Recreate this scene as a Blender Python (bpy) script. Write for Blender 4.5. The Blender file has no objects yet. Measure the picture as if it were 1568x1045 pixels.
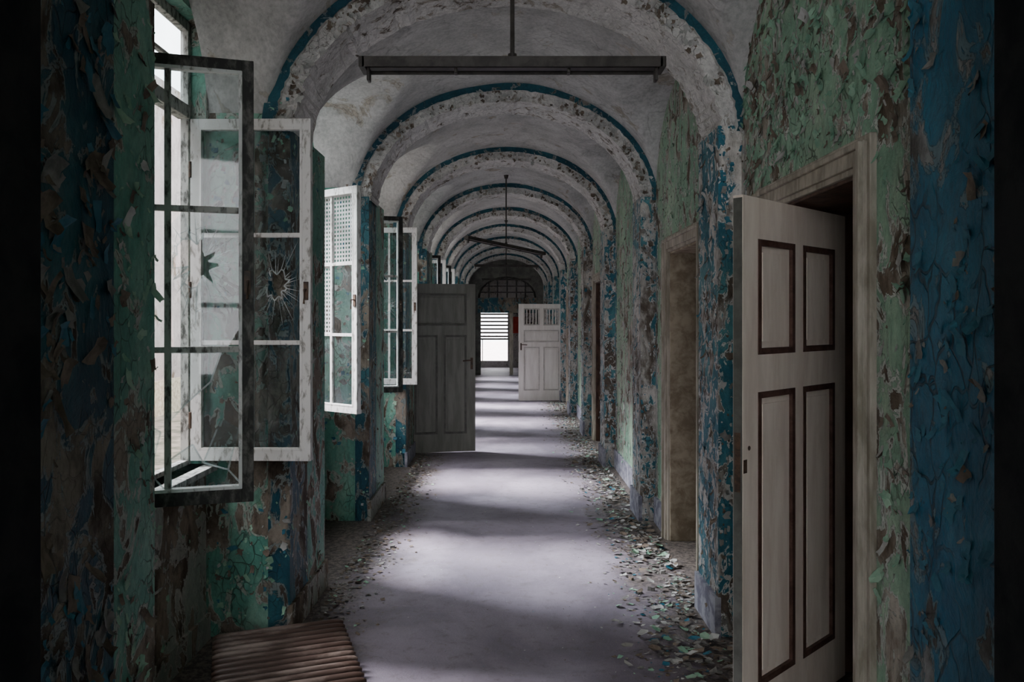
import bpy, math, random
from mathutils import Vector, Matrix, noise
random.seed(7)
R=random.random
def U(a,b): return a+(b-a)*random.random()
scene=bpy.context.scene
col=scene.collection

# ------------------------------------------------------------ materials
def nmat(name):
    m=bpy.data.materials.new(name); m.use_nodes=True
    nt=m.node_tree; nt.nodes.clear()
    out=nt.nodes.new('ShaderNodeOutputMaterial')
    return m,nt,out
def N(nt,t,**kw):
    n=nt.nodes.new(t)
    for k,v in kw.items():
        if k in n.inputs: n.inputs[k].default_value=v
        else: setattr(n,k,v)
    return n
def L(nt,a,b): nt.links.new(a,b)
def c4(c): return (c[0],c[1],c[2],1)
def coords(nt,scale=(1,1,1)):
    tc=N(nt,'ShaderNodeTexCoord'); mp=N(nt,'ShaderNodeMapping')
    mp.inputs['Scale'].default_value=scale
    L(nt,tc.outputs['Object'],mp.inputs['Vector']); return mp.outputs['Vector']
def noise_n(nt,vec,scale,detail=6,rough=.6,dist=0.):
    n=N(nt,'ShaderNodeTexNoise'); n.inputs['Scale'].default_value=scale
    n.inputs['Detail'].default_value=detail; n.inputs['Roughness'].default_value=rough
    n.inputs['Distortion'].default_value=dist
    L(nt,vec,n.inputs['Vector']); return n.outputs['Fac']
def smooth(nt,val,a,b):
    m=N(nt,'ShaderNodeMapRange'); m.interpolation_type='SMOOTHSTEP'
    m.inputs['From Min'].default_value=a; m.inputs['From Max'].default_value=b
    L(nt,val,m.inputs['Value']); return m.outputs['Result']
def math_n(nt,op,a,b=None,c=None):
    m=N(nt,'ShaderNodeMath',operation=op)
    for i,v in enumerate((a,b,c)):
        if v is None: continue
        if isinstance(v,(int,float)): m.inputs[i].default_value=v
        else: L(nt,v,m.inputs[i])
    return m.outputs[0]
def mixc(nt,f,a,b,bt='MIX'):
    m=N(nt,'ShaderNodeMix',data_type='RGBA',blend_type=bt)
    for idx,v in ((0,f),(6,a),(7,b)):
        if isinstance(v,(int,float)): m.inputs[idx].default_value=v
        elif isinstance(v,tuple): m.inputs[idx].default_value=c4(v)
        else: L(nt,v,m.inputs[idx])
    return m.outputs[2]
def finish(nt,out,color,rough=.7,height=None,bs=.8,bd=.01,spec=.3):
    b=N(nt,'ShaderNodeBsdfPrincipled')
    if isinstance(color,tuple): b.inputs['Base Color'].default_value=c4(color)
    else: L(nt,color,b.inputs['Base Color'])
    if isinstance(rough,(int,float)): b.inputs['Roughness'].default_value=rough
    else: L(nt,rough,b.inputs['Roughness'])
    b.inputs['Specular IOR Level'].default_value=spec
    if height is not None:
        bp=N(nt,'ShaderNodeBump'); bp.inputs['Strength'].default_value=bs
        bp.inputs['Distance'].default_value=bd
        L(nt,height,bp.inputs['Height']); L(nt,bp.outputs[0],b.inputs['Normal'])
    L(nt,b.outputs[0],out.inputs[0])

def peel(name,pA,pB,primer,u1,u2,thr=.56,sc=8.,cs=22.,rough=.5,bd=.012,patch=.5,ck=.6,zs=.6):
    m,nt,out=nmat(name)
    v=coords(nt,(1,1,zs))
    a=noise_n(nt,v,2.2,8,.65,.4)
    b=noise_n(nt,v,sc,9,.62,.7)
    c=noise_n(nt,v,1.4,3,.5,0)
    s=math_n(nt,'ADD',b,math_n(nt,'MULTIPLY',math_n(nt,'SUBTRACT',c,.5),patch))
    bare=smooth(nt,s,thr,thr+.012)
    prim=smooth(nt,s,thr-.045,thr-.03)
    paint=mixc(nt,smooth(nt,a,.4,.6),pA,pB)
    fine=noise_n(nt,v,45,6,.7)
    under=mixc(nt,smooth(nt,noise_n(nt,v,6,6,.6,.3),.4,.6),u1,u2)
    vo=N(nt,'ShaderNodeTexVoronoi',feature='DISTANCE_TO_EDGE'); vo.inputs['Scale'].default_value=cs
    wv=N(nt,'ShaderNodeVectorMath',operation='ADD'); L(nt,v,wv.inputs[0])
    nn=N(nt,'ShaderNodeTexNoise'); nn.inputs['Scale'].default_value=9; L(nt,v,nn.inputs['Vector'])
    sc_=N(nt,'ShaderNodeVectorMath',operation='SCALE'); sc_.inputs['Scale'].default_value=.12
    L(nt,nn.outputs['Color'],sc_.inputs[0]); L(nt,sc_.outputs[0],wv.inputs[1]); L(nt,wv.outputs[0],vo.inputs['Vector'])
    crack=math_n(nt,'SUBTRACT',1.,smooth(nt,vo.outputs['Distance'],.012,.045))
    crack=math_n(nt,'MULTIPLY',crack,smooth(nt,noise_n(nt,v,3.1,3),.47,.6))
    cc=mixc(nt,prim,paint,primer)
    cc=mixc(nt,math_n(nt,'MULTIPLY',crack,ck),cc,tuple(x*.3 for x in u1))
    cc=mixc(nt,bare,cc,under)
    grime=smooth(nt,fine,.25,.7)
    dirt=smooth(nt,noise_n(nt,v,3.7,7,.7,.5),.3,.62)
    g=math_n(nt,'ADD',math_n(nt,'MULTIPLY',grime,.33),.50)
    g=math_n(nt,'ADD',g,math_n(nt,'MULTIPLY',dirt,.25))
    comb=N(nt,'ShaderNodeCombineColor')
    for i in range(3): L(nt,g,comb.inputs[i])
    cc=mixc(nt,1.,cc,comb.outputs[0],'MULTIPLY')
    h=math_n(nt,'SUBTRACT',1.,math_n(nt,'MULTIPLY',bare,.7))
    h=math_n(nt,'SUBTRACT',h,math_n(nt,'MULTIPLY',prim,.3))
    h=math_n(nt,'SUBTRACT',h,math_n(nt,'MULTIPLY',crack,ck*.5))
    h=math_n(nt,'ADD',h,math_n(nt,'MULTIPLY',b,1.2))
    h=math_n(nt,'ADD',h,math_n(nt,'MULTIPLY',fine,.12))
    r=math_n(nt,'ADD',math_n(nt,'MULTIPLY',bare,.35),rough)
    finish(nt,out,cc,r,h,1.,bd)
    return m
def plain(name,c1,c2,sc=20,rough=.6,bd=.003,stretch=(1,1,1),spec=.3,lo=.35,hi=.65,metal=0):
    m,nt,out=nmat(name)
    v=coords(nt,stretch); n=noise_n(nt,v,sc,8,.65,.3)
    finish(nt,out,mixc(nt,smooth(nt,n,lo,hi),c1,c2),rough,n,.7,bd,spec)
    return m

M_green=peel('green_paint_peeling',(.32,.54,.38),(.50,.66,.48),(.72,.75,.68),(.19,.145,.105),(.58,.53,.45),.57,10,20,.5,.018)
M_greenL=peel('teal_paint_peeling',(.12,.36,.28),(.29,.53,.41),(.45,.49,.42),(.11,.085,.06),(.32,.27,.22),.565,7.5,20,.5,.018)
M_blue=peel('blue_paint_peeling',(.012,.13,.23),(.03,.20,.31),(.16,.26,.3),(.12,.11,.1),(.36,.36,.35),.61,8.5,11,.42,.018,.5,.6)
M_bluew=peel('blue_white_paint_peeling',(.03,.18,.25),(.12,.34,.38),(.80,.81,.78),(.15,.12,.095),(.74,.71,.66),.495,13,20,.5,.016)
M_bluel=peel('dark_blue_pier_paint',(.012,.08,.12),(.04,.16,.19),(.26,.3,.29),(.085,.065,.05),(.32,.28,.23),.545,8.5,18,.5,.018)
M_bare=peel('stripped_plaster_wall',(.44,.44,.40),(.32,.36,.31),(.52,.5,.46),(.1,.075,.055),(.34,.28,.22),.52,7,14)
M_vault=peel('vault_whitewash',(.49,.485,.47),(.59,.585,.57),(.49,.46,.41),(.35,.31,.26),(.46,.41,.35),.66,4.5,5,.8,.005,.4,.25)
M_ring=peel('arch_whitewash_flaking',(.68,.67,.64),(.8,.78,.75),(.58,.54,.48),(.12,.1,.08),(.46,.41,.35),.61,15,20,.8,.018,.35,.35,1)
M_band=peel('arch_blue_band',(.01,.07,.105),(.02,.12,.16),(.3,.33,.33),(.05,.045,.04),(.3,.28,.25),.60,14,25,.6,.008,.3,.3,1)
M_tan=plain('bare_tan_plaster',(.25,.20,.14),(.46,.39,.29),11,.9,.008)
M_frame=plain('weathered_architrave',(.28,.245,.19),(.52,.47,.395),14,.6,.004,(1,1,.25))
M_jamb=plain('dark_brown_jamb',(.06,.03,.022),(.14,.08,.055),14,.5,.004,(1,1,.4))
M_door=plain('weathered_beige_door_paint',(.70,.595,.50),(.86,.77,.67),7,.5,.002,(2,2,.3),lo=.3,hi=.7)
M_doorm=plain('dark_brown_moulding',(.06,.03,.023),(.13,.075,.06),18,.5,.002)
M_doord=plain('dark_grey_door_paint',(.15,.15,.13),(.22,.22,.195),6,.5,.002,(2,2,.3))
M_doordm=plain('dark_grey_moulding',(.08,.08,.07),(.13,.13,.115),10,.5,.002)
M_doorw=plain('pale_door_paint',(.74,.71,.65),(.85,.83,.77),6,.5,.002,(2,2,.3))
M_doorwm=plain('pale_moulding',(.46,.44,.39),(.6,.58,.53),10,.5,.002)
M_sashd=plain('dark_peeling_sash_wood',(.025,.025,.023),(.18,.17,.155),28,.6,.003,(1,1,.5),lo=.44,hi=.74)
M_sashg=plain('grey_peeling_sash_wood',(.10,.095,.085),(.50,.49,.46),40,.6,.003,(1,1,.4),lo=.36,hi=.56)
M_sashw=plain('white_sash_paint',(.26,.25,.22),(.74,.74,.72),32,.5,.003,(1,1,.4),lo=.34,hi=.5)
M_metal=plain('rusty_iron',(.05,.035,.028),(.12,.075,.05),30,.5,.002)
M_rust=plain('rusted_radiator_iron',(.06,.036,.027),(.20,.155,.13),9,.45,.003,(.35,1,1),lo=.45,hi=.68)
M_lamp=plain('dull_lamp_sheet_metal',(.03,.026,.023),(.07,.062,.055),12,.5,.001)
M_base=plain('lilac_grey_skirting',(.16,.16,.21),(.36,.36,.41),12,.7,.006,lo=.4,hi=.6)
M_ext=peel('pink_render_facade',(.30,.24,.23),(.35,.29,.275),(.28,.22,.2),(.16,.11,.08),(.25,.19,.155),.63,2.2,3.,.8,.01,.5,.3)
M_exg=plain('rubble_ground',(.08,.08,.055),(.24,.2,.16),3,.9,.05)
M_yard=plain('pale_gravel_yard',(.5,.42,.4),(.65,.58,.56),3,.9,.02)
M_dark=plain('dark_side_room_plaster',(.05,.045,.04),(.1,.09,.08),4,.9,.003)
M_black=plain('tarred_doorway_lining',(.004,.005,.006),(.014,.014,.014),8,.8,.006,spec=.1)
M_conc=plain('dark_end_wall_plaster',(.1,.1,.09),(.2,.2,.18),4,.9,.003)
M_red=plain('red_graffiti_paint',(.5,.04,.03),(.6,.08,.05),8,.6,.001)
CH=[plain('chip_white',(.36,.36,.34),(.56,.56,.54),12,.7,.002),
    plain('chip_green',(.2,.41,.29),(.37,.55,.4),12,.6,.002),
    plain('chip_blue',(.02,.12,.18),(.05,.2,.27),12,.6,.002),
    plain('chip_brown',(.10,.08,.06),(.24,.19,.15),12,.8,.002),
    plain('chip_grey',(.14,.14,.13),(.30,.29,.27),12,.8,.002)]

def floor_mat():
    m,nt,out=nmat('dusty_linoleum_floor')
    v=coords(nt)
    a=noise_n(nt,v,1.1,8,.62,.5); b=noise_n(nt,v,14,8,.7,.2); f=noise_n(nt,v,90,4,.7)
    c=mixc(nt,smooth(nt,a,.35,.65),(.175,.152,.19),(.305,.268,.325))
    c=mixc(nt,math_n(nt,'MULTIPLY',smooth(nt,b,.5,.7),.5),c,(.13,.11,.105))
    c=mixc(nt,math_n(nt,'MULTIPLY',smooth(nt,f,.62,.7),.5),c,(.45,.43,.4))
    sp=N(nt,'ShaderNodeSeparateXYZ'); L(nt,v,sp.inputs[0])
    ax=math_n(nt,'ABSOLUTE',sp.outputs[0])
    e=math_n(nt,'ADD',ax,math_n(nt,'MULTIPLY',math_n(nt,'SUBTRACT',noise_n(nt,v,3,8,.7),.5),1.3))
    e=smooth(nt,e,.55,1.1)
    soil=mixc(nt,smooth(nt,noise_n(nt,v,28,6,.75,.3),.42,.6),(.045,.038,.03),(.20,.17,.14))
    c=mixc(nt,math_n(nt,'MULTIPLY',e,.92),c,soil)
    h=math_n(nt,'ADD',math_n(nt,'MULTIPLY',b,.6),math_n(nt,'MULTIPLY',f,.3))
    finish(nt,out,c,.62,h,.7,.008,.35)
    return m
M_floor=floor_mat()
def glass_mat(name,dirt,dc=(.35,.45,.48)):
    m,nt,out=nmat(name)
    tr=N(nt,'ShaderNodeBsdfTransparent'); tr.inputs[0].default_value=(.84,.92,.93,1)
    gl=N(nt,'ShaderNodeBsdfGlossy'); gl.inputs['Roughness'].default_value=.03
    df=N(nt,'ShaderNodeBsdfDiffuse'); df.inputs[0].default_value=c4(dc)
    fr=N(nt,'ShaderNodeFresnel'); fr.inputs[0].default_value=1.5
    m1=N(nt,'ShaderNodeMixShader'); L(nt,fr.outputs[0],m1.inputs[0]); L(nt,tr.outputs[0],m1.inputs[1]); L(nt,gl.outputs[0],m1.inputs[2])
    v=coords(nt); n=noise_n(nt,v,5,7,.65)
    d=math_n(nt,'MULTIPLY',smooth(nt,n,.3,.75),dirt)
    m2=N(nt,'ShaderNodeMixShader'); L(nt,d,m2.inputs[0]); L(nt,m1.outputs[0],m2.inputs[1]); L(nt,df.outputs[0],m2.inputs[2])
    L(nt,m2.outputs[0],out.inputs[0]); return m
M_glass=glass_mat('dirty_window_glass',.12)
M_crack=glass_mat('glass_crack_edges',1.,(.85,.92,.92))
def perf_mat():
    m,nt,out=nmat('perforated_white_screen')
    tc=N(nt,'ShaderNodeTexCoord'); sp=N(nt,'ShaderNodeSeparateXYZ'); L(nt,tc.outputs['Object'],sp.inputs[0])
    def cell(o):
        f=math_n(nt,'FRACT',math_n(nt,'MULTIPLY',o,32.)); return math_n(nt,'ABSOLUTE',math_n(nt,'SUBTRACT',f,.5))
    a=cell(sp.outputs[0]); b=cell(sp.outputs[2])
    hole=math_n(nt,'LESS_THAN',math_n(nt,'MAXIMUM',a,b),.27)
    d=N(nt,'ShaderNodeBsdfDiffuse'); d.inputs[0].default_value=(.8,.82,.82,1)
    t=N(nt,'ShaderNodeBsdfTranslucent'); t.inputs[0].default_value=(.8,.82,.82,1)
    mm=N(nt,'ShaderNodeMixShader'); mm.inputs[0].default_value=.5; L(nt,d.outputs[0],mm.inputs[1]); L(nt,t.outputs[0],mm.inputs[2])
    tr=N(nt,'ShaderNodeBsdfTransparent'); m2=N(nt,'ShaderNodeMixShader')
    L(nt,hole,m2.inputs[0]); L(nt,mm.outputs[0],m2.inputs[1]); L(nt,tr.outputs[0],m2.inputs[2])
    L(nt,m2.outputs[0],out.inputs[0]); return m
M_perf=perf_mat()

# ------------------------------------------------------------ mesh builder
class MB:
    def __init__(s): s.v=[];s.f=[];s.m=[];s.mats=[]
    def mi(s,m):
        if m not in s.mats: s.mats.append(m)
        return s.mats.index(m)
    def face(s,pts,m):
        i=len(s.v); s.v+= [tuple(p) for p in pts]; s.f.append(tuple(range(i,i+len(pts)))); s.m.append(s.mi(m))
    def box(s,x0,x1,y0,y1,z0,z1,m,M=None):
        i=len(s.v)
        P=[(x0,y0,z0),(x1,y0,z0),(x1,y1,z0),(x0,y1,z0),(x0,y0,z1),(x1,y0,z1),(x1,y1,z1),(x0,y1,z1)]
        if M: P=[tuple(M@Vector(p)) for p in P]
        s.v+=P; k=s.mi(m)
        for f in ((3,2,1,0),(4,5,6,7),(0,1,5,4),(1,2,6,5),(2,3,7,6),(3,0,4,7)):
            s.f.append(tuple(i+j for j in f)); s.m.append(k)
    def tube(s,pts,rads,m,n=8,cap=True):
        pts=[Vector(p) for p in pts]; k=s.mi(m); base=len(s.v)
        for j,p in enumerate(pts):
            d=(pts[min(j+1,len(pts)-1)]-pts[max(j-1,0)]).normalized()
            a=d.orthogonal().normalized() if abs(d.z)>.9 else Vector((0,0,1)).cross(d).normalized()
            b=d.cross(a); r=rads[j] if isinstance(rads,(list,tuple)) else rads
            for q in range(n):
                t=2*math.pi*q/n; s.v.append(tuple(p+a*r*math.cos(t)+b*r*math.sin(t)))
        for j in range(len(pts)-1):
            for q in range(n):
                s.f.append((base+j*n+q,base+j*n+(q+1)%n,base+(j+1)*n+(q+1)%n,base+(j+1)*n+q)); s.m.append(k)
        if cap:
            s.f.append(tuple(base+q for q in range(n))[::-1]); s.m.append(k)
            s.f.append(tuple(base+(len(pts)-1)*n+q for q in range(n))); s.m.append(k)
    def build(s,name,parent=None,bevel=0,loc=None,rz=0,smooth_=False,rot=None):
        me=bpy.data.meshes.new(name); me.from_pydata(s.v,[],s.f)
        for m in s.mats: me.materials.append(m)
        me.polygons.foreach_set('material_index',s.m)
        if smooth_: me.polygons.foreach_set('use_smooth',[True]*len(me.polygons))
        me.update()
        o=bpy.data.objects.new(name,me); col.objects.link(o)
        if loc: o.location=loc
        o.rotation_euler=rot if rot else (0,0,rz)
        if parent: o.parent=parent
        if bevel:
            b=o.modifiers.new('bevel','BEVEL'); b.width=bevel; b.segments=2; b.limit_method='ANGLE'
        return o
def empty(name,loc=(0,0,0)):
    e=bpy.data.objects.new(name,None); e.location=loc; col.objects.link(e); return e

# ------------------------------------------------------------ layout constants
P=2.25; F0=1.65
FR=[F0+P*k for k in range(0,10)]      # front of every transverse arch
RD=.40; LD=.75                        # depth of arch / of the left piers
XR=1.19; XP=1.07; XLW=-1.5; XLP=-1.09; XO=-1.62
SP=2.55
YB=-2.2; YE=22.4
b=MB(); b.box(XO,2.9,YB,27.,-.15,0,M_floor); b.build('floor')

# ------------------------------------------------------------ ceiling vault
def z_at(x,y):
    a=1.2; z1=SP
    if abs(x)<a: z1=SP+.93*math.sqrt(max(0,1-(x/a)**2))
    k=math.floor((y-F0)/P); fr=F0+P*k
    t=y-fr
    if x<0: c=(LD+P)/2; h=(P-LD)/2
    else: c=(RD+P)/2; h=(P-RD)/2
    z2=SP
    if abs(t-c)<h: z2=SP+.76*math.sqrt(1-((t-c)/h)**2)
    return max(z1,z2)+.012*noise.noise(Vector((x*2,y*2,0)))
b=MB(); nx=72; ny=int((YE-YB)/.045)
k=b.mi(M_vault)
for j in range(ny+1):
    y=YB+(YE-YB)*j/ny
    for i in range(nx+1):
        x=-1.5+2.7*i/nx
        b.v.append((x,y,z_at(x,y)))
for j in range(ny):
    for i in range(nx):
        q=j*(nx+1)+i
        b.f.append((q,q+nx+1,q+nx+2,q+1)); b.m.append(k)
b.box(-1.72,2.9,YB,27.,3.72,3.85,M_vault)
o=b.build('ceiling',smooth_=True)

# ------------------------------------------------------------ left wall
WZ0,WZ1,WTOP=.88,2.6,3.08
b=MB()
b.box(XO,XLW,YB,FR[0],0,3.72,M_greenL)
for k_,fr in enumerate(FR):
    wn,wf=fr+P-1.17,fr+P-.03
    last=fr+P>YE+.3
    b.box(XO,XLW,fr,wn,0,3.72,M_greenL)
    if not last:
        b.box(XO,XLW,wn,wf,0,WZ0,M_bare)
        b.box(XO,XLW,wn,wf,WTOP,3.72,M_greenL)
        b.box(XO,XLW,wf,fr+P,0,3.72,M_greenL)
    y1=fr+LD
    b.box(XLW-.02,-1.2,fr+.002,y1,0,3.6,M_greenL)
    sp=.5 if k_==0 else .34
    b.box(-1.2,XLP,fr,fr+sp,0,SP+.03,M_bluel)
    b.box(-1.2,XLP,fr+sp,y1,0,SP+.03,M_greenL)
wall_left=b.build('wall_left')
b=MB()
for k_,fr in enumerate(FR[:9]):
    b.box(XLP-.01,XLP+.018,fr-.015,fr+LD+.01,0,.16,M_base if k_>2 else M_bare)
    b.box(XLW-.01,XLW+.018,fr+LD+.01,fr+P-.016,0,.13,M_bare)
b.build('baseboard_left')

# ------------------------------------------------------------ right wall with doorways
DW=[(2.6,3.52),(4.72,5.6),(9.3,10.22),(13.75,14.65),(18.2,19.1)]
DH=2.09
b=MB(); y=YB
for a,c in DW:
    b.box(XR,1.6,y,a,0,3.72,M_green); b.box(XR,1.6,a,c,DH,3.72,M_green); y=c
b.box(XR,1.6,y,YE+.3,0,3.72,M_green)
for k_,fr in enumerate(FR):
    b.box(XP,XR+.01,fr,fr+RD,0,SP+.03,M_blue if k_==0 else M_bluew)
    b.box(XR-.004,XR+.01,fr+RD,fr+RD+(.02 if k_==0 else .07),0,2.5,M_blue)
    b.box(XR-.004,XR+.01,fr-.07,fr,0,2.5,M_bluew)
wall_right=b.build('wall_right')
b=MB()
for k_,fr in enumerate(FR):
    b.box(XP-.02,XP+.01,fr-.012,fr+RD+.012,0,.2,M_base)
segs=[(YB,1.63)]; cur=2.07
ev=sorted([(a-.13,c+.13) for a,c in DW]+[(fr-.012,fr+RD+.012) for fr in FR[1:]])
for a,c in ev:
    if a>cur: segs.append((cur,a))
    cur=max(cur,c)
for a,c in segs: b.box(XR-.02,XR+.01,a,c,0,.2,M_base)
b.build('baseboard_right')
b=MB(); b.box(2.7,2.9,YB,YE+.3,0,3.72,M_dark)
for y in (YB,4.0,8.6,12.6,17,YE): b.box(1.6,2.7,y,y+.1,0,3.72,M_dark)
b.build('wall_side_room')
# back wall behind the viewpoint; tall unseen window added for frontal light
b=MB(); b.box(XO,-1.1,YB-.15,YB,0,3.72,M_green); b.box(.5,1.6,YB-.15,YB,0,3.72,M_green)
b.box(-1.1,.5,YB-.15,YB,0,1.0,M_green); b.box(-1.1,.5,YB-.15,YB,3.3,3.72,M_green); b.build('wall_back')
b=MB()
for x in (-1.08,-.3,.48): b.box(x-.025,x+.025,YB-.1,YB-.05,1.0,3.3,M_sashw)
for z in (1.02,1.75,2.5,3.27): b.box(-1.1,.5,YB-.098,YB-.052,z-.025,z+.025,M_sashw)
b.build('window_back',bevel=.003)
# near-black doorway the corridor is seen through
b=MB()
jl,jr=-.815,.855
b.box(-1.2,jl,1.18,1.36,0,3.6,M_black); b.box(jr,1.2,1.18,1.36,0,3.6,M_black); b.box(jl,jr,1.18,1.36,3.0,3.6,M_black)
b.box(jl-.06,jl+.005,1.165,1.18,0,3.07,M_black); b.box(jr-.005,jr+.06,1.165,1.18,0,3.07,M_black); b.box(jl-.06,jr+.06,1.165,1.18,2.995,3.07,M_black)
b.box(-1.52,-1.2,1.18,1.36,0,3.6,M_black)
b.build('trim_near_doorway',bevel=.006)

for n,(a,c) in enumerate(DW):
    b=MB(); ins=M_jamb if n!=1 else M_tan
    b.box(XR-.005,1.605,c-.012,c+.01,0,DH,ins); b.box(XR-.005,1.605,a-.01,a+.012,0,DH,ins)
    b.box(XR-.005,1.605,a,c,DH-.012,DH+.01,ins)
    for s in range(3):
        lo,hi,t=((.0,.115,.022),(.02,.095,.036),(.07,.092,.05))[s]
        x0=XR-t
        b.box(x0,XR+.005,a-hi,a-lo,0,DH+hi,M_frame)
        b.box(x0,XR+.005,c+lo,c+hi,0,DH+hi,M_frame)
        b.box(x0,XR+.005,a-lo,c+lo,DH+lo,DH+hi,M_frame)
    b.build('trim_%d'%(n+1),bevel=.004)

# ------------------------------------------------------------ transverse arches
for k_,fr in enumerate(FR[:10]):
    if fr>YE: continue
    b=MB(); n=110
    rows=[]
    for i in range(n+1):
        t=math.pi*i/n
        j=.018*noise.noise(Vector((t*6,fr*3,0)))+.024*noise.noise(Vector((t*28,fr*7,2)))
        j=max(-.004,j)
        j2=.022*noise.noise(Vector((t*26,fr*5,9)))
        A,B=1.075,.79
        row=[]
        for (e,jj,yo) in ((.155,0,-.012),(.085,j2*.6,-.012),(.082,j2*.6,.01),(.0,j,.01),(.0,j*.8,.12),(.012,j2,.26),(.0,j*.6,RD),(.145,0,RD)):
            row.append(((A+e)*(1+jj)*math.cos(t),fr+yo,SP+(B+e)*(1+jj)*math.sin(t)))
        rows.append(row)
    mats=[M_band,M_ring,M_ring,M_ring,M_ring,M_ring,M_ring]
    for i in range(n):
        for q in range(7):
            b.face((rows[i][q],rows[i][q+1],rows[i+1][q+1],rows[i+1][q]),mats[q])
        p,q_=rows[i][0],rows[i+1][0]
        b.face((p,q_,(q_[0],fr+.03,q_[2]),(p[0],fr+.03,p[2])),M_band)
    b.build('trim_arch' ,smooth_=False)

# ------------------------------------------------------------ flakes of paint on the walls
def flake(mb,o,u,v,n,s,curl,mat,jag=.45,el=1.):
    i0=len(mb.v); k=mb.mi(mat); W=s*U(.5,1.2); H=s*U(.5,1.3)*el
    for r in range(4):
        t=r/3
        for c in range(3):
            a=(c-1)
            w=W*.5*(1+U(-jag,jag))
            p=o+u*(a*w)+v*(H*(t-.15*t*t)+U(-.16,.16)*s)+n*(.001+min(curl*t*t*H,.03)+.1*curl*W*a*a)
            mb.v.append(tuple(p))
    for r in range(3):
        for c in range(2):
            q=i0+r*3+c; mb.f.append((q,q+1,q+4,q+3)); mb.m.append(k)
def flakes_on(mb,cnt,axis,pos,n,ur,zr,mats,smin=.015,smax=.05,thr=0.,el=1.,side=.35):
    made=0; tries=0
    cnt=int(cnt*.9); smin*=.55; smax*=.6
    while made<cnt and tries<cnt*8:
        tries+=1
        uu=U(*ur); z=U(*zr)
        if noise.noise(Vector((uu*3+pos*9,z*2.,pos*3)))+.5*noise.noise(Vector((uu*9,z*7,1)))<thr: continue
        o=Vector((pos,uu,z)) if axis=='x' else Vector((uu,pos,z))
        ua=Vector((0,1,0)) if axis=='x' else Vector((1,0,0))
        nn=Vector(n); ang=random.gauss(0,.9 if el==1 else .35)
        if R()<.35: ang+=math.pi
        up=Vector((0,0,1)); vv=(-up*math.cos(ang)+ua*math.sin(ang)); u2=vv.cross(nn)
        flake(mb,o,u2,vv,nn,smin+(smax-smin)*R()**2.5,U(.05,.5),random.choice(mats),el=el); made+=1
mb=MB()
g=[CH[1],CH[1],CH[1],CH[0],CH[3]]; bl=[CH[2],CH[2],CH[0],CH[3]]; bw=[CH[2],CH[0],CH[0],CH[4],CH[3]]
flakes_on(mb,300,'x',XP,(-1,0,0),(1.65,2.05),(0.1,3.),[CH[2],CH[2],CH[2],CH[2],CH[3],CH[4]],.02,.08,-.1,1.6)
flakes_on(mb,240,'x',XR,(-1,0,0),(2.06,2.47),(0.1,3.2),g,.02,.07,-.15,1.5)
flakes_on(mb,1300,'x',XR,(-1,0,0),(2.1,3.9),(2.25,3.25),g,.022,.085,-.2,1.3)
flakes_on(mb,90,'x',XR,(-1,0,0),(3.66,3.9),(0.1,2.5),g,.02,.06,-.1)
for k_ in range(1,6):
    fr=FR[k_]
    flakes_on(mb,380,'x',XP,(-1,0,0),(fr,fr+RD),(0.1,2.6),bw,.015,.07,-.3,1.4)
    flakes_on(mb,200,'y',fr,(0,-1,0),(XP,XR),(0.1,2.6),bw,.015,.06,-.3,1.4)
    if k_==1:
        flakes_on(mb,300,'x',XR,(-1,0,0),(fr+RD,fr+P),(2.25,3.1),g,.02,.06,-.1)
        flakes_on(mb,150,'x',XR,(-1,0,0),(5.73,6.15),(0.1,2.4),g,.02,.06,-.1)
    elif k_==3: flakes_on(mb,200,'x',XR,(-1,0,0),(fr+RD,fr+P),(2.2,3.0),g,.02,.06)
    else: flakes_on(mb,1200,'x',XR,(-1,0,0),(fr+RD,fr+P),(0.1,2.9),g+[CH[0],CH[0],CH[0]],.02,.08,-.15,1.2)
mb.build('paint_flakes',parent=wall_right)
mb=MB()
flakes_on(mb,520,'x',XLP,(1,0,0),(1.65,2.15),(0.1,3.),[CH[2],CH[3],CH[3],CH[4]],.025,.1,-.2,1.9)
flakes_on(mb,220,'x',XLP,(1,0,0),(2.15,2.4),(0.1,3.),g,.02,.08,-.2,1.6)
for k_ in range(1,6):
    fr=FR[k_]
    flakes_on(mb,260,'x',XLP,(1,0,0),(fr,fr+LD),(0.1,2.6),bl+g,.015,.06,-.2,1.4)
    flakes_on(mb,260,'y',fr,(0,-1,0),(-1.5,XLP),(0.1,2.9),g+bl,.015,.06,-.1,1.3)
for k_ in range(0,4):
    fr=FR[k_]
    flakes_on(mb,260,'x',XLW,(1,0,0),(fr+LD,fr+P),(0.1,.85),[CH[0],CH[3],CH[1],CH[4]],.015,.06,-.2)
mb.build('paint_flakes_left',parent=wall_left)
mb=MB()
for k_ in range(1,6):
    fr=FR[k_]
    for _ in range(320):
        t=U(.05,math.pi-.05)
        if noise.noise(Vector((t*4,fr,3)))<-.15: continue
        e=U(0,.08)
        o=Vector(((1.075+e)*math.cos(t),fr-.001,SP+(.79+e)*math.sin(t)))
        ang=U(0,6.28); vv=Vector((math.cos(ang),0,math.sin(ang)))
        flake(mb,o,vv.cross(Vector((0,-1,0))),vv,Vector((0,-1,0)),U(.01,.04),U(.1,.6),random.choice([CH[0],CH[0],CH[3]]))
mb.build('arch_plaster_flakes',parent=bpy.data.objects['ceiling'])

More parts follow.
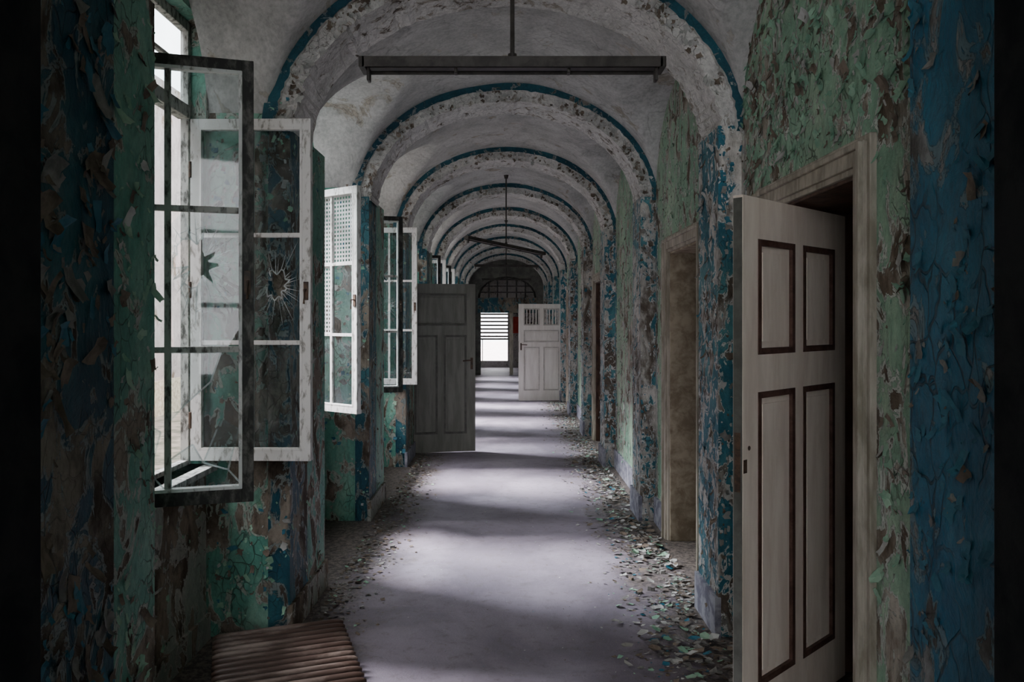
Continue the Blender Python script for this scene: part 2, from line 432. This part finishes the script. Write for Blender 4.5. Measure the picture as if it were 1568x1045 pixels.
# ------------------------------------------------------------ debris on floor
mb=MB()
def chip(x,y,s,mat,z=0,th=0):
    t=(y-F0)%P
    if x>XP-.03-s and t<RD+.04: return
    if x>XP-.03-s and t>P-.04: return
    if x>XR-.06-s: return
    if x<XLP+.03+s: return
    if x>.72 and 2.75<y<3.3: return
    if x<-.3 and 9.1<y<9.5: return
    if x<-.3 and y<3.85: return
    n=random.choice((4,5,5,6)); a0=U(0,6.28); k=mb.mi(mat); i0=len(mb.v)
    tx,ty=U(-.35,.35),U(-.35,.35)
    pts=[]
    for q in range(n):
        a=a0+6.283*q/n; r=s*U(.5,1.)
        px,py=r*math.cos(a),r*math.sin(a)*U(.6,1)
        pts.append([x+px,y+py,tx*px+ty*py+s*.25*(r/s)**2])
    mn=min(p[2] for p in pts+[[0,0,0]])
    if th:
        for p in pts: mb.v.append((p[0],p[1],p[2]*.4-mn*.4+th+z))
        for p in pts: mb.v.append((x+(p[0]-x)*1.12,y+(p[1]-y)*1.12,.001))
        mb.f.append(tuple(i0+q for q in range(n))); mb.m.append(k)
        for q in range(n):
            mb.f.append((i0+q,i0+n+q,i0+n+(q+1)%n,i0+(q+1)%n)); mb.m.append(k)
        return
    mb.v.append((x,y,-mn+.002+z))
    for p in pts: mb.v.append((p[0],p[1],p[2]-mn+.002+z))
    for q in range(n):
        mb.f.append((i0,i0+1+q,i0+1+(q+1)%n)); mb.m.append(k)
pool=[CH[0]]*4+[CH[1]]*2+[CH[3]]*6+[CH[4]]*6+[CH[2]]
poolL=[CH[0]]+[CH[1]]+[CH[3]]*6+[CH[4]]*4
for _ in range(19000):
    side=R()<.68
    y=U(1.8,17)
    e=abs(random.gauss(0,.22 if side else .16))
    x=(1.17-e) if side else (-1.05+e)
    if noise.noise(Vector((x*1.5,y*1.2,5)))<-.35: continue
    chip(x,y,.004+.02*R()**2,random.choice(pool if side else poolL))
for _ in range(1400): chip(U(-1.,1.),U(2,14),U(.003,.007),random.choice(pool))
for _ in range(1000):
    side=R()<.7; e=abs(random.gauss(0,.16)); x=(1.12-e) if side else (-1.03+e)
    s=.006+.02*R()**2; chip(x,U(2.5,14),s,random.choice([CH[3],CH[4],CH[4]]),0,s*U(.3,.9))
for _ in range(1300):
    c=random.choice(((.88,3.95,.35),(.92,3.65,.25),(1.0,6.0,.25),(1.0,7.3,.4),(1.0,5.2,.25),(.95,8.2,.35)))
    chip(c[0]+random.gauss(0,.14),c[1]+random.gauss(0,c[2]),.008+.036*R()**2,random.choice(pool),U(0,.03))
for _ in range(140):
    chip(-1.0+abs(random.gauss(0,.1)),U(3.9,9),U(.012,.03),random.choice([CH[3],CH[3],CH[4]]),0)
mb.build('paint_chip_debris')

# ------------------------------------------------------------ windows
def strip(mb,A,B,wd,m,yy=-.002):
    d=B-A
    if d.length<1e-4: return
    s=Vector((-d.z,0,d.x)).normalized()*wd; o=Vector((0,yy,0))
    mb.face((A-s+o,B-s+o,B+s+o,A+s+o),m)
def pane(mb,gm,x0,x1,z0,z1,kind,y=0):
    w,h=x1-x0,z1-z0
    if kind=='full': mb.face(((x0,y,z0),(x1,y,z0),(x1,y,z1),(x0,y,z1)),gm)
    elif kind=='perf': mb.face(((x0,y,z0),(x1,y,z0),(x1,y,z1),(x0,y,z1)),M_perf)
    elif kind in('hole','bighole'):
        big=kind=='bighole'
        cx,cz=x0+w*(.38 if big else U(.35,.6)),z0+h*(.62 if big else U(.45,.6)); n=30; I=[];O=[]
        for q in range(n):
            a=6.283*q/n+U(-.08,.08); dx,dz=math.cos(a),math.sin(a)
            tx=((x1-cx) if dx>0 else (x0-cx))/(dx if abs(dx)>1e-6 else 1e-6)
            tz=((z1-cz) if dz>0 else (z0-cz))/(dz if abs(dz)>1e-6 else 1e-6)
            t=min(tx,tz); O.append(Vector((cx+dx*t,y,cz+dz*t))); r=min(t*.92,w*U(.14,.42 if big else .36)); I.append(Vector((cx+dx*r,y,cz+dz*r)))
        for q in range(n):
            p=(q+1)%n; mb.face((I[q],O[q],O[p],I[p]),gm)
            a=I[q]; c=I[q].lerp(O[q],U(.4,1)); d=(c-a)
            if d.length>.01:
                s=Vector((-d.z,0,d.x)).normalized()*(.0035 if big else .002)
                yy=Vector((0,-.002,0)); mb.face((a-s+yy,c+yy,a+s+yy),M_crack)
            strip(mb,I[q],I[p],.003,M_crack)
            if big and R()<.6:
                f=U(.25,.5); strip(mb,I[q].lerp(O[q],f),I[p].lerp(O[p],f),.0015,M_crack)
    elif kind=='shards':
        for tri in (((0,0),(.9,0),(.35,.28)),((1,0),(1,.75),(.72,.3)),((0,1),(.0,.35),(.28,.7)),((0,0),(.3,.2),(0,.5)),((.35,1),(.8,1),(.7,.62))):
            T=[Vector((x0+w*a,y,z0+h*c)) for a,c in tri]
            mb.face(T,gm)
            for q in range(3): strip(mb,T[q],T[(q+1)%3],.002,M_crack)
    elif kind=='bigshards':
        for poly in (((0,0),(1,0),(.8,.12),(.45,.18),(.3,.32),(0,.22)),((0,1),(0,.5),(.2,.62),(.55,.78),(.7,1)),((.45,.18),(.8,.12),(.95,.42),(.7,.5))):
            T=[Vector((x0+w*a,y,z0+h*c)) for a,c in poly]
            mb.face(T,gm)
            for q in range(len(T)): strip(mb,T[q],T[(q+1)%len(T)],.0032,M_crack)
def sash(parent,hx,hy,fx,fy,w,wood,kinds,wood2=None,z0=.905,h=1.685):
    """inward opening casement: 2 columns x 3 rows of panes"""
    mb=MB(); st=.042; th=.02; mt=.011
    mb.box(0,st,-th,th,0,h,wood); mb.box(w-st,w,-th,th,0,h,wood2 or wood)
    mb.box(st,w-st,-th,th,0,.052,wood); mb.box(st,w-st,-th,th,h-st,h,wood)
    xi0,xi1,zi0,zi1=st,w-st,.052,h-st
    bd=M_sashw if wood is M_sashd else wood
    mb.box((xi0+xi1)/2-mt,(xi0+xi1)/2+mt,-.013,.013,zi0,zi1,M_sashg if wood is M_sashd else wood)
    for r in (1,2):
        z=zi0+(zi1-zi0)*r/3; mb.box(xi0,xi1,-.0125,.0125,z-mt,z+mt,M_sashg if wood is M_sashd else wood)
    bw_=.012
    mb.box(xi1-bw_,xi1+.001,-.0215,.014,zi0,zi1,bd); mb.box(xi0-.001,xi0+bw_,-.0215,.014,zi0,zi1,bd)
    mb.box(xi0,xi1,-.0215,.014,zi0-.001,zi0+bw_,bd); mb.box(xi0,xi1,-.0215,.014,zi1-bw_,zi1+.001,bd)
    mb.box(.01,w-.01,th,th+.016,.0,.03,wood)
    for z in (.2,h/2,h-.25): mb.tube([(0,-.022,z-.04),(0,-.022,z+.04)],.007,M_metal)
    mb.box(w-.034,w-.01,-th-.006,-th,h*.47,h*.47+.09,M_metal)
    mb.tube([(w-.022,-th-.004,h*.5),(w-.022,-th-.035,h*.5),(w-.022,-th-.04,h*.5-.07)],.006,M_metal)
    rz=math.atan2(fy-hy,fx-hx)
    s=mb.build('casement',parent=parent,bevel=.003,loc=(hx,hy,z0),rz=rz)
    gb=MB(); n=0
    cw=((xi0,(xi0+xi1)/2-mt),((xi0+xi1)/2+mt,xi1))
    for r in range(3):
        za=zi0+(zi1-zi0)*(2-r)/3+mt; zb=zi0+(zi1-zi0)*(3-r)/3-mt
        for c in range(2):
            if kinds[r*2+c]!='none': pane(gb,M_glass,cw[c][0],cw[c][1],za,zb,kinds[r*2+c])
    if gb.v:
        gb.build('panes',parent=parent,loc=(hx,hy,z0),rz=rz)
FULL=['full']*6
for k_,fr in enumerate(FR):
    if fr+P>YE+.3: continue
    wn,wf=fr+P-1.17,fr+P-.03
    e=empty('window_%d'%(k_+1))
    fm=M_sashg if k_%2==0 else M_sashw
    b=MB(); x0,x1=-1.615,-1.575
    b.box(x0,x1,wn,wn+.035,WZ0,WTOP,fm); b.box(x0,x1,wf-.035,wf,WZ0,WTOP,fm)
    b.box(x0,x1,wn+.035,wf-.035,WZ0,WZ0+.025,fm); b.box(x0,x1,wn+.035,wf-.035,WTOP-.05,WTOP,fm)
    b.box(x0-.01,x1+.01,wn+.035,wf-.035,WZ1-.005,WZ1+.06,fm)
    b.box(x0+.005,x1-.005,(wn+wf)/2-.02,(wn+wf)/2+.02,WZ1+.06,WTOP-.05,fm)
    b.box(x0+.008,x1-.008,wn+.035,wf-.035,(WZ1+WTOP)/2-.005,(WZ1+WTOP)/2+.015,fm)
    b.box(-1.66,-1.44,wn+.001,wf-.001,WZ0-.03,WZ0,M_sashg)
    b.build('frame',parent=e,bevel=.003)
    g_=MB(); g_.face(((-1.6,wn+.035,WZ1+.06),(-1.6,wf-.035,WZ1+.06),(-1.6,wf-.035,WTOP-.05),(-1.6,wn+.035,WTOP-.05)),M_glass)
    g_.build('transom_glass',parent=e)
    hx=-1.555; hn=wn+.03; hf=wf-.03; w=.535
    if k_==0:
        sash(e,hx,2.80,-.965,2.98,.61,M_sashd,['full','full','full','bighole','bigshards','bigshards'],M_sashd)
        sash(e,hx,3.83,-.965,3.82,.595,M_sashw,['full','full','full','hole','full','full'],M_sashw)
    elif k_==1:
        sash(e,hx,6.05,-1.09,5.70,.59,M_sashw,['perf','perf','perf','full','full','full'])
        sash(e,hx-.035,hn,hx-.035,hn+1,w,M_sashw,['full','none','full','full','shards','full'])
    elif k_==2:
        sash(e,hx,7.27,-1.0,7.44,.585,M_sashd,['full','full','full','hole','full','full'])
        sash(e,hx,8.33,-.96,8.31,.6,M_sashw,['full']*6)
    elif k_ in (4,5):
        sash(e,hx,hn+.02,-1.0,hn+.14,.56,M_sashd,FULL)
        sash(e,hx,hf-.02,-.98,hf-.05,.56,M_sashw,FULL)
    else:
        sash(e,hx-.035,hn,hx-.035,hn+1,w,M_sashw,['full','none','full','full','shards','none'])
        sash(e,hx-.035,hf,hx-.035,hf-1,w,M_sashw,['full','full','none','full','shards','full'])

# ------------------------------------------------------------ doors
def door(name,hx,hy,fx,fy,w,h,panels,mat,mould,z0=.012,louver=None,handle_z=1.07,lever=True,edge=None):
    mb=MB(); T=.02
    xs=sorted(set([0,w]+[p[0] for p in panels]+[p[1] for p in panels]))
    zs=sorted(set([0,h]+[p[2] for p in panels]+[p[3] for p in panels]))
    def inp(x,z): 
        return any(p[0]<x<p[1] and p[2]<z<p[3] for p in panels)
    for i in range(len(xs)-1):
        j=0
        while j<len(zs)-1:
            if inp((xs[i]+xs[i+1])/2,(zs[j]+zs[j+1])/2): j+=1; continue
            q=j
            while q<len(zs)-1 and not inp((xs[i]+xs[i+1])/2,(zs[q]+zs[q+1])/2): q+=1
            mb.box(xs[i],xs[i+1],-T,T,zs[j],zs[q],mat); j=q
    for n,(a,c,d,e_) in enumerate(panels):
        if louver and n in louver:
            nb=5
            for q in range(1,nb): 
                x=a+(c-a)*q/nb; mb.box(x-.008,x+.008,-.008,.008,d,e_,mat)
        else:
            mb.box(a,c,-.008,.008,d,e_,mat)
            g2=.045
            mb.box(a+g2,c-g2,-.014,.014,d+g2,e_-g2,mat)
        for s in (-1,1):
            y0,y1=sorted((s*.004,s*(T+.003))); m_=.02
            mb.box(a-.004,a+m_,y0,y1,d-.004,e_+.004,mould); mb.box(c-m_,c+.004,y0,y1,d-.004,e_+.004,mould)
            mb.box(a+m_,c-m_,y0,y1,d-.004,d+m_,mould); mb.box(a+m_,c-m_,y0,y1,e_-m_,e_+.004,mould)
    hz=handle_z
    if edge: mb.box(w-.002,w+.002,-T+.002,T-.002,.01,h-.01,edge)
    if lever:
        for s in (-1,1):
            y0,y1=sorted((s*T,s*(T+.004)))
            mb.box(w-.06,w-.03,y0,y1,hz-.08,hz+.06,M_metal)
            mb.tube([(w-.055,s*T,hz+.03),(w-.055,s*(T+.045),hz+.03),(w-.07,s*(T+.055),hz+.03),(w-.16,s*(T+.055),hz+.025)],.009,M_metal)
    else:
        for s in (-1,1):      # lock case ripped out: only a small keyhole scar is left
            y0,y1=sorted((s*T,s*(T+.001))); mb.box(w-.03,w-.004,y0,y1,hz-.05,hz+.0,M_metal)
            mb.tube([(w-.045,s*(T-.002),hz+.04),(w-.045,s*(T+.002),hz+.04)],.009,M_metal)
    mb.box(w-.001,w+.004,-.012,.012,hz-.12,hz+.1,M_metal)
    for z in (.22,h-.25): mb.tube([(0,-T-.006,z-.06),(0,-T-.006,z+.06)],.01,M_metal)
    return mb.build(name,bevel=.003,loc=(hx,hy,z0),rz=math.atan2(fy-hy,fx-hx))
def four(w,h):
    s=.115; m=w/2; g2=.04
    return [(s,m-g2,h-.16-.43,h-.16),(m+g2,w-s,h-.16-.43,h-.16),(s,m-g2,.2,h-.74),(m+g2,w-s,.2,h-.74)]
door('door_1',1.50,3.47,.855,2.86,.885,2.05,four(.885,2.05),M_door,M_doorm,lever=False,edge=M_doordm)
w=.84;h=2.02
door('door_2',-1.2,9.22,-.38,9.38,w,h,[(.11,w-.11,h-.5,h-.12),(.11,w/2-.04,.22,h-.62),(w/2+.04,w-.11,.22,h-.62)],M_doord,M_doordm)
w=.9;h=1.9
door('door_3',1.14,15.3,.22,15.2,w,h,[(.1,w/2-.04,h-.42,h-.09),(w/2+.04,w-.1,h-.42,h-.09),(.1,w/2-.04,.2,h-.85),(w/2+.04,w-.1,.2,h-.85),(.1,w-.1,h-.75,h-.52)],M_doorw,M_doorwm,louver=(0,1))

# ------------------------------------------------------------ fluorescent lamp carriers
def lamp(y,z,rz=0,tilt=0,x=.0,Lh=.6):
    ztop=z_at(x,y)+.005
    e=empty('fluorescent_lamp',(x,y,z)); 
    b=MB()
    b.box(-Lh,Lh,-.055,.055,.012,.02,M_lamp)
    b.box(-Lh,Lh,-.055,-.049,-.022,.014,M_lamp); b.box(-Lh,Lh,.049,.055,-.022,.014,M_lamp)
    b.box(-Lh*.97,Lh*.97,-.022,.022,-.016,.014,M_lamp)
    for s in (-1,1):
        b.box(s*Lh-.012,s*Lh+.012,-.055,.055,-.022,.02,M_lamp)
        b.box(s*(Lh-.02)-.006,s*(Lh-.02)+.006,-.02,.02,-.065,-.01,M_lamp)
        b.box(s*Lh*.38-.006,s*Lh*.38+.006,-.02,.02,-.035,-.01,M_lamp)
    b.build('tray',parent=e,bevel=.002,rot=(0,tilt,rz))
    b=MB(); b.tube([(0,0,.02),(0,0,ztop-z)],.009,M_lamp); b.tube([(0,0,ztop-z-.05),(0,0,ztop-z)],[.02,.035],M_lamp,12)
    b.tube([(0,0,.015),(0,0,.045)],.018,M_lamp,12)
    b.build('rod',parent=e)
lamp(3.13,2.63,x=.025)
lamp(10.05,2.56,.6,.12)
lamp(14.6,2.62,.15,0)
lamp(19.1,2.60,.1,0)

# ------------------------------------------------------------ cast-iron radiator lying on the floor
b=MB(); ns=19; pitch=.055
for i in range(ns):
    y=-i*pitch
    for zc in (.035,.115):
        pts=[(0,y,zc)]; rr=[.008]
        for t,r in ((.015,.016),(.04,.0195),(.1,.0205),(.3,.0205),(.5,.0205),(.56,.0195),(.585,.016),(.6,.008)):
            pts.append((-t,y,zc)); rr.append(r)
        b.tube(pts,rr,M_rust,12)
    for xx in (-.06,-.54):
        b.box(xx-.02,xx+.02,y-.012,y+.012,.035,.115,M_rust)
for xx in (-.06,-.54): b.tube([(xx,.035,.075),(xx,-ns*pitch+.01,.075)],.018,M_rust,10)
b.build('radiator',loc=(-.80,3.80,.0),rz=math.radians(20),smooth_=True)

# ------------------------------------------------------------ end wall with fanlight
b=MB(); y0,y1=YE,YE+.3
b.box(XO,-.82,y0,y1,0,3.72,M_conc); b.box(.88,1.6,y0,y1,0,3.72,M_conc)
b.box(-.82,.88,y0,y1,1.80,2.24,M_bluel)
n=24; cx=.03; rx,rz_=.85,.62
for i in range(n):
    ta,tb=math.pi*i/n,math.pi*(i+1)/n
    xa,xb=cx+rx*math.cos(ta),cx+rx*math.cos(tb); za,zb=2.24+rz_*math.sin(ta),2.24+rz_*math.sin(tb)
    b.face(((xa,y0,za),(xa,y0,3.72),(xb,y0,3.72),(xb,y0,zb)),M_conc)
    b.face(((xa,y1,za),(xb,y1,zb),(xb,y1,3.72),(xa,y1,3.72)),M_conc)
    b.face(((xa,y0,za),(xb,y0,zb),(xb,y1,zb),(xa,y1,za)),M_conc)
b.box(.1,.2,y0+.02,y1,0,1.8,M_frame)
b.box(-.82,-.74,y0+.02,y1,0,1.8,M_conc)
b.build('wall_end')
b=MB()
for i in range(12):
    ta,tb=math.pi*i/12,math.pi*(i+1)/12
    r0,r1=.93,1.
    q=[(cx+rx*r0*math.cos(ta),YE+.1,2.24+rz_*r0*math.sin(ta)),(cx+rx*r1*math.cos(ta),YE+.1,2.24+rz_*r1*math.sin(ta)),(cx+rx*r1*math.cos(tb),YE+.1,2.24+rz_*r1*math.sin(tb)),(cx+rx*r0*math.cos(tb),YE+.1,2.24+rz_*r0*math.sin(tb))]
    b.face(q,M_sashd)
for x in (-.5,-.25,.03,.3,.56): b.box(x-.02,x+.02,YE+.08,YE+.12,2.24,2.24+rz_*math.sqrt(1-((x-cx)/rx)**2),M_sashd)
for z in (2.4,2.58): 
    hw=rx*math.sqrt(1-((z-2.24)/rz_)**2); b.box(cx-hw,cx+hw,YE+.085,YE+.115,z-.015,z+.015,M_sashd)
b.build('window_fanlight')
b=MB()
b.box(XO,-1.5,YE+.3,27,0,3.72,M_ring); b.box(1.4,1.6,YE+.3,27,0,3.72,M_ring)
b.box(XO,-.85,26,26.2,0,3.72,M_ring); b.box(.05,1.6,26,26.2,0,3.72,M_ring); b.box(-.85,.05,26,26.2,0,.22,M_ring); b.box(-.85,.05,26,26.2,1.85,3.72,M_ring)
b.box(.12,.5,25.95,26.0,1.15,1.7,M_red)
b.build('wall_vestibule')
b=MB()
for i in range(7):
    z=1.82-i*.125
    b.box(-.85,.05,26.05,26.08,z-.06,z,M_jamb)
b.box(-.85,.05,26.04,26.09,.92,.98,M_sashd); b.box(-.81,-.78,26.04,26.09,.22,.95,M_sashw)
b.build('window_shutter')

# ------------------------------------------------------------ exterior
b=MB()
b.box(-8.4,-8,-6,30,-.6,7.0,M_ext); b.box(-8.0,-7.9,-6,30,-.6,.2,M_tan); b.box(-8,-7.8,-6,30,6.8,7.05,M_ext)
for y in range(-3,30,6):
    b.box(-8.01,-7.96,y,y+1.1,1.2,3.2,M_dark)
    b.box(-8.01,-7.93,y-.1,y,1.1,3.3,M_sashw); b.box(-8.01,-7.93,y+1.1,y+1.2,1.1,3.3,M_sashw); b.box(-8.01,-7.9,y-.1,y+1.2,1.0,1.1,M_sashw); b.box(-8.01,-7.93,y-.1,y+1.2,3.2,3.3,M_sashw)
b.build('neighbouring_building')
b=MB(); b.box(-5.5,-3.1,-4,4.1,-.6,4.9,M_ext); b.box(-5.6,-3.0,-4.1,4.2,4.9,5.05,M_metal); b.box(-3.1,-3.06,1,2,1.2,2.8,M_dark); b.build('stair_wing')  # unseen annex, added to keep sun out of the nearest window
b=MB(); b.box(-12,XO-.01,-8,45,-.75,-.6,M_exg); b.box(XO-.01,6,27.01,60,-.75,-.1,M_yard); b.build('ground')

# ------------------------------------------------------------ light
w=bpy.data.worlds.new('overcast_sky'); scene.world=w; w.use_nodes=True
bg=w.node_tree.nodes['Background']; bg.inputs[0].default_value=(.96,.96,1.0,1); bg.inputs[1].default_value=9.5
sd=bpy.data.lights.new('sun','SUN'); sd.energy=32.; sd.angle=math.radians(22); sd.color=(.98,.95,1.)
so=bpy.data.objects.new('sun',sd); col.objects.link(so)
d=Vector((.66,-.14,-.76)); so.rotation_euler=d.to_track_quat('-Z','Y').to_euler(); so.location=(-10,8,10)

# ------------------------------------------------------------ camera
cd=bpy.data.cameras.new('camera'); cam=bpy.data.objects.new('camera',cd); col.objects.link(cam)
cam.location=(0,0,1.6); cam.rotation_euler=(math.radians(90),0,0)
cd.sensor_width=36; cd.lens=1185/1568*36
cd.shift_x=9/1568; cd.shift_y=-32.5/1568
cd.clip_start=.02; cd.clip_end=200
scene.camera=cam
